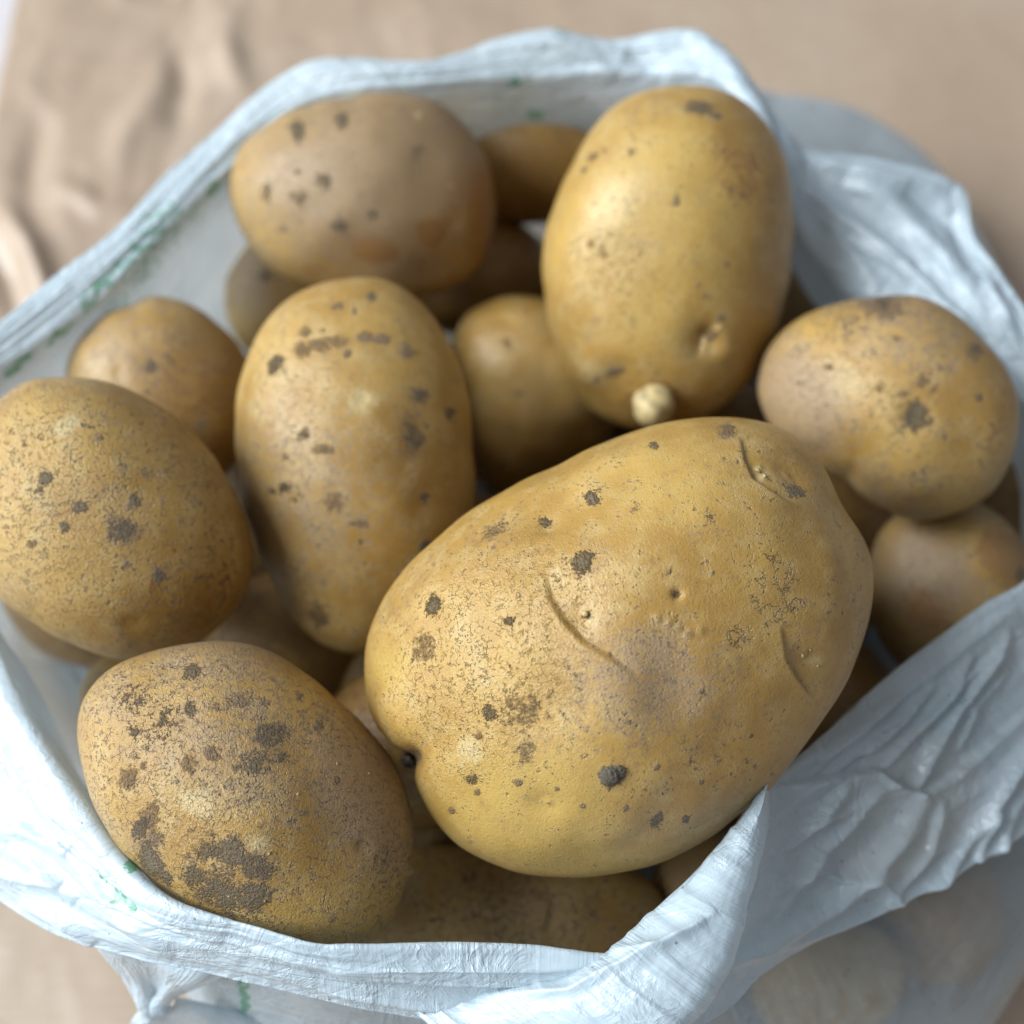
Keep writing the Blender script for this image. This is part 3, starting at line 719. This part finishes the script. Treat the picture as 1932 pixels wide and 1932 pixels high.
gap_pale = potato("pale scrap of potato where the three right hand potatoes meet",
    ellipse(1385, 790, 90, 70, 0), 30.8, 0.95, 50, 119, 0.04, net=0.1, nspots=3, tone=(.5, 0, 0))
film_a = potato("potato pressing against the film beneath the fold at lower right",
    ellipse(1650, 1530, 215, 150, -30), 27.0, 0.9, 60, 120, 0.04, net=0.2, nspots=3)
film_b = potato("potato behind the stretched film in the bottom right corner",
    ellipse(1560, 1850, 150, 120, -10), 27.9, 0.9, 60, 121, 0.04, net=0.2, nspots=3)


FILL = [(2.11, -2.22, 2.57, 2.21), (6.72, 2.85, 2.57, 2.21), (-4.86, 3.93, 2.58, 2.21), (-4.92, -4.27, 2.5, 2.14), (-8.89, 1.72, 2.54, 2.14), (3.12, 7.88, 2.47, 2.12), (-0.85, 1.2, 2.44, 2.07), (6.95, 10.88, 2.38, 2.03), (8.97, 6.65, 2.24, 1.89), (6.4, -1.45, 2.3, 1.87), (2.56, 3.17, 2.21, 1.66), (-3.51, 7.86, 1.95, 1.62), (10.37, -2.1, 2.32, 1.6), (8.21, -5.28, 1.93, 1.54), (10.5, 3.49, 2.54, 1.41), (2.86, -7.74, 1.96, 1.41), (-0.66, 6.43, 1.74, 1.39), (-7.52, -1.66, 1.93, 1.35), (-1.35, -3.48, 1.89, 1.34), (10.44, 9.85, 1.99, 1.27), (9.44, 13.41, 2.24, 1.22), (3.97, 0.91, 3.74, 1.15), (12.15, 5.98, 2.14, 1.18), (5.05, -4.22, 1.44, 1.12), (-3.21, -7.17, 1.54, 1.11), (1.87, 0.84, 6.08, 1.26), (5.21, -0.8, 6.14, 1.19), (-1.79, -3.21, 5.07, 1.6), (4.08, 1.23, 6.6, 0.91), (-3.02, 4.69, 5.91, 1.41), (-6.87, 0.25, 5.32, 0.98), (-8.96, 1.21, 6.44, 1.39), (-4.88, -2.93, 6.07, 0.97), (4.3, -2.71, 5.51, 0.88), (4.22, 8.41, 5.84, 1.28), (0.34, -0.97, 5.47, 1.04), (1.94, 8.23, 5.69, 0.88), (6.52, 4.47, 5.83, 1.15), (-2.63, 6.65, 4.52, 0.88), (2.48, 9.29, 7.2, 0.92), (8.42, 3.21, 5.55, 1.0), (5.66, 1.16, 5.34, 0.85), (-5.51, -4.92, 5.72, 1.01), (4.84, 2.75, 5.39, 0.83), (-6.83, 6.56, 3.13, 0.96), (-7.8, 4.51, 4.1, 0.95), (3.07, -4.04, 5.18, 0.84), (-2.05, 2.74, 4.94, 0.83)]  # filler potatoes added to support the heap and block light from its gaps
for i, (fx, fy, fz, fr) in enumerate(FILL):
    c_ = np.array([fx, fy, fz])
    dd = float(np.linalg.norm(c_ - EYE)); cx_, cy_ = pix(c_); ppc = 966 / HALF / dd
    potato("filler potato added to the lower layers, hardly seen, holding up the heap and keeping light out of its gaps", ellipse(float(cx_), float(cy_), fr * 1.12 * ppc, fr * 0.97 * ppc, (i * 47) % 180), dd, 1.0, 24, 200 + i, 0.05, net=0.3, nspots=6, marks=[('rust_and_shade', float(cx_), float(cy_), 900, .62)], group="added filler potatoes under the heap")  # added fillers; their overall brown mark is painted shade


# ------------------------------------------------------------------ the bag
def sheet(name, G, nu, nv, folds=(), closed=False, thin=None, cross=None, ink=(), wrinkle=None, parent=None, mat=None, flip=False):
    """G: control grid (rows across v, columns along u, xyz cm)"""
    P = catmull(np.asarray(G, float), nv)                                 # across
    P = catmull(P.transpose(1, 0, 2), nu, closed).transpose(1, 0, 2)      # along
    def grads(P):
        if closed:
            du = np.roll(P, -1, 1) - np.roll(P, 1, 1)
        else:
            du = np.gradient(P, axis=1)
        return du, np.gradient(P, axis=0)
    du, dv = grads(P)
    N = np.cross(du, dv); N /= np.linalg.norm(N, axis=2, keepdims=True) + 1e-9
    if flip:
        N = -N
    X_, Y_ = pix(P)
    U_ = np.arange(nu)[None, :] / nu * np.ones((nv, 1)); V_ = np.linspace(0, 1, nv)[:, None] * np.ones((1, nu))
    lu = np.cumsum(np.linalg.norm(du, axis=2).mean(0)) / 2.0
    if not closed:
        lu = np.cumsum(np.linalg.norm(du, axis=2).mean(0))
    lv = np.cumsum(np.linalg.norm(dv, axis=2).mean(1))
    D = np.zeros((nv, nu))
    if wrinkle is not None:
        D += wrinkle(U_, V_, P, lu[None, :] + 0 * D, lv[:, None] + 0 * D)
    for f in folds:
        pts, w, h = f[:3]; kind = f[3] if len(f) > 3 else 'soft'
        d, t = poly_dist(X_, Y_, pts)
        fade = np.clip(np.sin(np.pi * np.clip(t, 0.0, 1.0)), 0, 1) ** 0.5
        if kind == 'soft':
            D += h * fade * np.exp(-(d / w) ** 2)
        elif kind == 'sharp':
            D += h * fade * np.exp(-(np.sqrt(d * d + 9.0) - 3.0) / w)
        else:      # a lapped fold: steep on one side, long run-out on the other
            D += h * fade * smooth(-w * 0.35, w * 0.35, d) * np.exp(-np.maximum(d, 0) / (w * 3.5))
    P = P + N * D[..., None]
    idx = np.arange(nu * nv).reshape(nv, nu)
    if closed:
        nx = np.roll(idx, -1, 1)
        q = np.stack([idx[:-1], nx[:-1], nx[1:], idx[1:]], -1).reshape(-1, 4)
    else:
        q = np.stack([idx[:-1, :-1], idx[:-1, 1:], idx[1:, 1:], idx[1:, :-1]], -1).reshape(-1, 4)
    uv = np.stack([np.broadcast_to(lu[None, :], (nv, nu)), np.broadcast_to(lv[:, None], (nv, nu))], -1).reshape(-1, 2)
    ik = np.zeros((nv, nu))
    for (ix, iy, ir, st, ar, dg) in ink:
        dg = math.radians(dg); dx, dy = X_ - ix, Y_ - iy
        a = (dx * math.cos(dg) + dy * math.sin(dg)) / ar; b = -dx * math.sin(dg) + dy * math.cos(dg)
        ik = np.maximum(ik, st * np.exp(-((a * a + b * b) / ir ** 2) ** 2))
    th = thin(U_, V_, X_, Y_) if callable(thin) else np.full((nv, nu), 0.3 if thin is None else thin)
    cr = cross(U_, V_, X_, Y_) if callable(cross) else np.full((nv, nu), 0.4 if cross is None else cross)
    me = make_mesh(name, P.reshape(-1, 3) * CM, q, mat or FILM, uv, {'thin': th.ravel(), 'ink': ik.ravel(), 'cross': cr.ravel()})
    o = link(name, me, parent)
    return o, P


bag = link("plastic_bag", None)
bag["label"] = "crinkled white plastic carrier bag, its rim folded open around the potatoes"
bag["category"] = "bag"

# stations round the mouth: inner edge px, outer (free) edge px, z inner, z outer, wall bulge px or outward cm
ST = [
    ((-150, 900), (-240, 880), 8.0, 8.0, 1.2), ((-70, 785), (-110, 690), 8.0, 8.2, 1.2), ((0, 712), (-5, 612), 8.0, 8.4, 1.2), ((120, 625), (105, 520), 8.0, 8.4, 1.0),
    ((250, 520), (222, 428), 8.0, 8.4, 1.0), ((345, 427), (318, 325), 8.0, 8.4, 1.0), ((432, 335), (400, 255), 8.1, 8.4, .8), ((502, 262), (468, 190), 8.3, 8.6, .6),
    ((590, 208), (535, 140), 8.6, 8.8, .5), ((700, 182), (615, 110), 8.8, 9.0, .5), ((830, 172), (780, 122), 8.8, 9.0, .6), ((1000, 162), (920, 85), 8.6, 9.0, .8),
    ((1110, 155), (1030, 58), 8.6, 9.2, .9), ((1210, 153), (1150, 78), 8.7, 9.0, .9), ((1330, 158), (1285, 58), 9.0, 9.3, .5), ((1405, 200), (1350, 90), 9.0, 9.2, (1400, 190, 4.4)),
    ((1445, 262), (1402, 155), 8.8, 8.8, (1480, 175, 4.0)), ((1478, 345), (1470, 250), 8.4, 8.4, (1610, 200, 3.4)), ((1515, 450), (1530, 287), 7.6, 8.2, (1730, 275, 3.0)),
    ((1570, 530), (1660, 305), 7.2, 8.2, (1800, 360, 2.8)), ((1650, 590), (1805, 348), 7.2, 8.0, (1850, 440, 2.8)), ((1760, 650), (1832, 445), 7.2, 7.8, (1905, 540, 2.8)),
    ((1850, 700), (1895, 530), 7.2, 7.8, (1980, 650, 2.8)), ((1935, 790), (1970, 660), 7.2, 7.8, (2060, 800, 2.8)), ((1975, 900), (2050, 850), 7.2, 7.6, 1.0),
    ((1990, 1010), (2130, 1040), 7.2, 6.6, 1.2), ((1935, 1095), (2150, 1250), 7.4, 6.0, (2170, 1330, 3)), ((1850, 1150), (2080, 1440), 7.6, 5.6, (2120, 1520, 3)), ((1700, 1260), (1960, 1555), 7.8, 5.6, (2020, 1680, 2.8)),
    ((1600, 1345), (1830, 1630), 8.0, 5.6, (1930, 1810, 2.8)), ((1500, 1430), (1690, 1700), 8.2, 5.8, (1830, 1950, 2.8)), ((1430, 1495), (1560, 1765), 8.4, 6.0, (1680, 2040, 2.8)), ((1370, 1580), (1450, 1830), 8.4, 6.4, (1540, 2100, 2.8)),
    ((1300, 1655), (1370, 1905), 8.3, 6.6, (1400, 2130, 2.8)), ((1225, 1725), (1270, 1960), 8.3, 6.8, (1260, 2140, 2.8)), ((1145, 1800), (1140, 1975), 8.4, 7.0, (1120, 2140, 2.8)), ((1000, 1787), (1000, 1950), 8.5, 7.2, (980, 2120, 2.8)),
    ((850, 1785), (850, 1925), 8.6, 7.4, (820, 2090, 2.8)), ((620, 1787), (640, 1885), 8.8, 7.6, (610, 2040, 2.8)), ((480, 1750), (420, 1838), 8.8, 7.6, (400, 1960, 2.8)), ((330, 1708), (250, 1806), 8.7, 7.4, .6),
    ((232, 1625), (110, 1765), 8.5, 7.0, .5), ((165, 1530), (0, 1700), 8.4, 6.6, .4), ((105, 1435), (-120, 1620), 8.2, 6.4, .3), ((50, 1330), (-220, 1480), 8.1, 6.4, .2),
    ((0, 1210), (-280, 1290), 8.0, 6.8, .2), ((-80, 1070), (-290, 1090), 8.0, 7.4, .6),
]
nst = len(ST)
cen = np.array([0.5, 2.5, 0.0])
rows = [[] for _ in range(9)]
for (ix, iy), (ox, oy), zi, zo, bulge in ST:
    I = at(ix, iy, zi); O = at(ox, oy, zo)
    out = I - cen; out[2] = 0; out /= np.linalg.norm(out)
    M1 = O * 0.66 + I * 0.34 + np.array([0, 0, 0.18]); M2 = O * 0.25 + I * 0.75 + np.array([0, 0, 0.16])
    if isinstance(bulge, tuple):
        Bp = at(*bulge)
    else:
        Bp = I + out * bulge; Bp[2] = 3.4
    W1 = I * 0.86 + Bp * 0.14
    W1[2] = I[2] - 2.2
    G0 = Bp.copy(); G0[:2] = Bp[:2] * 0.96 + cen[:2] * 0.04; G0[2] = 0.9
    G1 = Bp.copy(); G1[:2] = Bp[:2] * 0.82 + cen[:2] * 0.18; G1[2] = 0.12
    G2 = Bp.copy(); G2[:2] = Bp[:2] * 0.4 + cen[:2] * 0.6; G2[2] = 0.06
    for r, p in zip(rows, (O, M1, M2, I, W1, Bp, G0, G1, G2)):
        r.append(p)
NR = len(rows)
VI = 3.0 / (NR - 1)


def bag_wrinkle(U_, V_, P, lu, lv):
    cuff = smooth(VI + 0.02, VI - 0.10, V_)
    k = U_ * nst
    # stations 31-41: front rim; 17-24: gathered right rear rim; 25-32: flap
    along = 0.085 * ridge(lu * 0.10 + 3, lv * 1.5 + 0.5 * noise3(lu * 0.15, 2.0, 0.0, 4), 0.5, 31, 2)
    fine = 0.035 * ridge(lu * 0.35, lv * 3.2, 3.0, 41, 3)
    crossw = 0.018 * ridge(lu * 2.4, lv * 0.4, 5.0, 51, 2)
    g = np.exp(-((k - 20.5) / 3.0) ** 2)
    d = cuff * (along + fine + crossw * 0.7 + g * 0.22 * ridge(lu * 0.22, lv * 0.75, 9.0, 71, 3))
    wall = 1 - cuff
    d += wall * (0.10 * noise3(lu * 0.22, lv * 0.18, 1.0, 81) + 0.035 * ridge(lu * 0.45, lv * 0.20, 6.0, 61, 3))
    return d * smooth(0.0, 0.02, V_)


def bag_thin(U_, V_, X_, Y_):
    return smooth(VI - 0.06, VI + 0.08, V_) * (0.5 + 0.3 * np.exp(-(((U_ * nst) - 31.0) / 3.0) ** 2)) + 0.55 * smooth(0.0, 0.10, V_) * np.exp(-(((U_ * nst) - 29.0) / 3.0) ** 2)


def bag_cross(U_, V_, X_, Y_):
    k = U_ * nst
    return 0.15 + 0.85 * np.exp(-((k - 36.0) / 3.5) ** 2) + 0.5 * np.exp(-((k - 43.5) / 2.5) ** 2)


def S(pts, w, h, kind='soft'):
    return (pts, w, h, kind)


FOLDS = [
    # lower right flap, as its creases run
    S([(1900, 1190), (1850, 1270), (1790, 1340), (1745, 1430), (1715, 1505)], 6.9, 0.35, 'sharp'), S([(1830, 1230), (1770, 1320), (1700, 1400), (1660, 1450)], 5.8, 0.22, 'sharp'), S([(1760, 1280), (1690, 1360), (1620, 1430)], 5.8, 0.18, 'sharp'), S([(1700, 1300), (1620, 1370), (1540, 1440)], 5.8, 0.16, 'sharp'),
    S([(1460, 1480), (1560, 1462), (1640, 1450), (1680, 1478), (1730, 1492), (1790, 1460), (1860, 1400), (1940, 1330)], 9, 0.30, 'lap'),
    S([(1735, 1500), (1700, 1560), (1640, 1625), (1560, 1690), (1440, 1770), (1370, 1822)], 17, 0.36, 'soft'), S([(1650, 1480), (1600, 1550), (1530, 1615), (1440, 1690)], 6.9, 0.20, 'sharp'),
    S([(1590, 1475), (1540, 1540), (1480, 1600)], 6.9, 0.18, 'sharp'), S([(1770, 1500), (1740, 1600), (1660, 1700)], 8.0, 0.24, 'sharp'), S([(1860, 1520), (1810, 1590), (1730, 1690)], 6.9, 0.24, 'sharp'),
    S([(1945, 1380), (1900, 1450), (1860, 1510), (1830, 1620)], 9.2, 0.35, 'sharp'), S([(1945, 1450), (1900, 1520), (1870, 1620)], 6.9, 0.24, 'sharp'), S([(1470, 1460), (1560, 1410), (1680, 1320), (1800, 1230), (1932, 1130)], 12, 0.12, 'soft'),
    S([(1480, 1660), (1530, 1635), (1570, 1650), (1640, 1640), (1690, 1700)], 5.8, 0.18, 'sharp'), S([(1450, 1740), (1500, 1650), (1540, 1600)], 5.8, 0.16, 'sharp'), S([(1380, 1800), (1500, 1770), (1620, 1725), (1730, 1670), (1860, 1600), (1950, 1550)], 8.0, 0.16, 'sharp'),
    S([(1800, 1420), (1830, 1330), (1900, 1260)], 6.9, 0.22, 'sharp'), S([(1700, 1460), (1590, 1530), (1500, 1560)], 5.8, 0.11, 'sharp'), S([(1880, 1230), (1800, 1290), (1720, 1380)], 4.6, 0.14, 'sharp'),
    # front rim
    S([(1150, 1812), (1000, 1815), (820, 1812), (640, 1815), (480, 1785)], 9, 0.10, 'sharp'), S([(1140, 1840), (960, 1850), (760, 1845), (620, 1838)], 10, 0.14, 'lap'), S([(1120, 1880), (960, 1905), (760, 1885), (600, 1860)], 10, 0.10, 'sharp'),
    S([(420, 1780), (330, 1740), (250, 1680), (180, 1590), (110, 1480), (40, 1370), (-30, 1250)], 11, 0.16, 'lap'), S([(330, 1800), (220, 1720), (130, 1600), (60, 1480)], 14, 0.12, 'soft'),
    S([(180, 1780), (120, 1730), (40, 1700)], 14, 0.14), S([(150, 1700), (90, 1640), (20, 1600)], 16, 0.12), S([(0, 1560), (60, 1570), (140, 1610)], 14, 0.12), S([(0, 1640), (70, 1660), (130, 1665)], 12, 0.16, 'sharp'),
    # left and rear rim, creases run along it
    S([(0, 660), (150, 555), (330, 385), (470, 240), (590, 165)], 10, 0.10, 'sharp'), S([(0, 690), (180, 560), (380, 355), (520, 235), (700, 160)], 9, 0.08, 'lap'),
    S([(560, 150), (700, 135), (860, 140), (1000, 150)], 10, 0.10, 'sharp'), S([(900, 90), (1040, 80), (1120, 110), (1160, 145)], 16, 0.12), S([(1180, 100), (1230, 125), (1260, 140)], 16, -0.14), S([(1300, 65), (1370, 130), (1440, 230), (1500, 320)], 14, 0.16),
    # gathered right rear rim
    S([(1500, 300), (1580, 330), (1680, 350), (1790, 365)], 16, 0.26), S([(1520, 350), (1620, 430), (1740, 540), (1850, 640)], 18, 0.34, 'lap'), S([(1600, 340), (1700, 420), (1800, 520), (1900, 640)], 24, 0.30), S([(1510, 400), (1580, 480), (1660, 560)], 12, 0.18, 'sharp'),
    S([(1700, 370), (1790, 420), (1840, 520)], 14, -0.25), S([(1860, 540), (1900, 600), (1920, 680)], 14, 0.2),
    # stretched wall at lower right
    *[S([(1385 + 8 * (k % 3), 1842 + 12 * k), (1500, 1838 + 11 * k), (1600 + 14 * (k % 4), 1826 + 9 * k), (1720 + 20 * (k % 3), 1800 + 8 * k)], 3.5, -0.055 - 0.02 * (k % 3), 'sharp') for k in range(9)],
    S([(1560, 1790), (1680, 1745), (1800, 1690), (1900, 1630)], 6, -0.10, 'sharp'), S([(1620, 1800), (1740, 1740), (1880, 1690)], 5, -0.08, 'sharp'), S([(1780, 1900), (1840, 1800), (1910, 1720)], 20, -0.12),
]
INKS = [(30, 690, 13, .8, 4.0, -42), (110, 625, 12, .7, 4.0, -42), (200, 530, 12, .7, 4.0, -45), (250, 475, 9, .75, 2, -45), (160, 575, 12, .6, 3, -42),
        (300, 440, 60, .55, 1.6, -45), (260, 500, 50, .55, 1.8, -35), (370, 400, 30, .5, 1.6, -50), (230, 570, 30, .5, 2, -20), (400, 360, 14, .7, 2.2, -50),
        (972, 155, 13, .8, 1.5, 0), (1060, 62, 8, .8, 2, 0), (960, 205, 30, .5, 2.0, 10), (1010, 220, 14, .7, 2.0, 10),
        (232, 1690, 18, .8, 1.6, 45), (212, 1660, 22, .5, 2.0, 45), (255, 1712, 7, 1.0, 1.5, 50), (395, 1840, 5, .9, 1.5, 30),(451, 1846, 5.5, 1.15, 2.0, -12), (448, 1851, 5, 1.1, 1.3, 90), (456, 1857, 5.5, 1.15, 2.0, 20), (450, 1862, 5, 1.1, 1.3, 90), (461, 1868, 5.5, 1.15, 2.0, -35), (451, 1873, 5, 1.1, 1.3, 90), (455, 1879, 5.5, 1.15, 2.0, 8), (452, 1884, 5, 1.1, 1.3, 90), (460, 1890, 5.5, 1.15, 2.0, -12), (454, 1895, 5, 1.1, 1.3, 90), (465, 1901, 5.5, 1.15, 2.0, 20), (456, 1906, 5, 1.1, 1.3, 90), (458, 1912, 5.5, 1.15, 2.0, -35), (457, 1917, 5, 1.1, 1.3, 90), (463, 1923, 5.5, 1.15, 2.0, 8), (458, 1928, 5, 1.1, 1.3, 90), (245, 1640, 8, .9, 2.5, 50)]
film, _ = sheet("film", np.array(rows), 2200, 240, FOLDS, True, bag_thin, bag_cross, INKS, bag_wrinkle, bag, flip=True)

# twisted, tightly striated band where the rim turns over itself
Lp = [(1447, 1470), (1415, 1525), (1350, 1600), (1285, 1675), (1225, 1725), (1150, 1792), (1060, 1842), (900, 1880), (760, 1892)]
Rp = [(1450, 1476), (1449, 1560), (1425, 1660), (1400, 1740), (1370, 1830), (1320, 1915), (1240, 1985), (1100, 2020), (900, 2010)]
zt = [8.9, 8.95, 8.9, 8.9, 8.85, 8.8, 8.6, 8.0, 7.6]
g = []
for f, lift in ((0, -0.25), (0.06, 0.0), (0.3, 0.16), (0.6, 0.18), (0.9, 0.02), (1.0, -0.35)):
    g.append([at(l[0] * (1 - f) + r[0] * f, l[1] * (1 - f) + r[1] * f, z + lift) for l, r, z in zip(Lp, Rp, zt)])


def tw_wr(U_, V_, P, lu, lv):
    return (0.05 * ridge(lu * 1.6, lv * 0.28, 1.0, 131, 3) + 0.06 * ridge(lu * 0.25, lv * 0.8, 2.0, 141, 2)) * smooth(0, 0.05, V_) * smooth(1, 0.95, V_)


sheet("twisted_fold", np.array(g), 420, 120, [S([(1150, 1800), (1250, 1790), (1350, 1720)], 10, .10, 'sharp'), S([(900, 1885), (1080, 1870), (1220, 1800), (1330, 1740)], 9, .14, 'sharp')], False, 0.05, 1.0, (), tw_wr, bag, flip=False)

# handle loop trailing off at the bottom left
La = [(150, 1770), (195, 1800), (245, 1850), (268, 1895), (246, 1930), (225, 1990), (215, 2060)]
Ra = [(430, 1838), (395, 1858), (345, 1872), (320, 1893), (420, 1905), (640, 1935), (820, 1990)]
za = [6.9, 6.6, 5.6, 5.0, 4.6, 3.6, 2.8]
g = []
for f, lift in ((0, -0.1), (0.2, 0.15), (0.5, -0.1), (0.8, 0.2), (1.0, -0.05)):
    g.append([at(l[0] * (1 - f) + r[0] * f, l[1] * (1 - f) + r[1] * f, z + lift) for l, r, z in zip(La, Ra, za)])
sheet("handle", np.array(g), 260, 120, [S([(180, 1790), (240, 1850), (285, 1895), (400, 1915), (600, 1945)], 14, .15), S([(330, 1850), (300, 1890), (262, 1940)], 10, .12, 'sharp')], False, 0.35, 0.3, (),
      lambda U_, V_, P, lu, lv: 0.05 * ridge(lu * 0.4, lv * 0.8, 1.0, 151, 3), bag)

# ------------------------------------------------------------------ finish
for o in scene.objects:
    if o.type == 'EMPTY':
        o.empty_display_size = 0.02
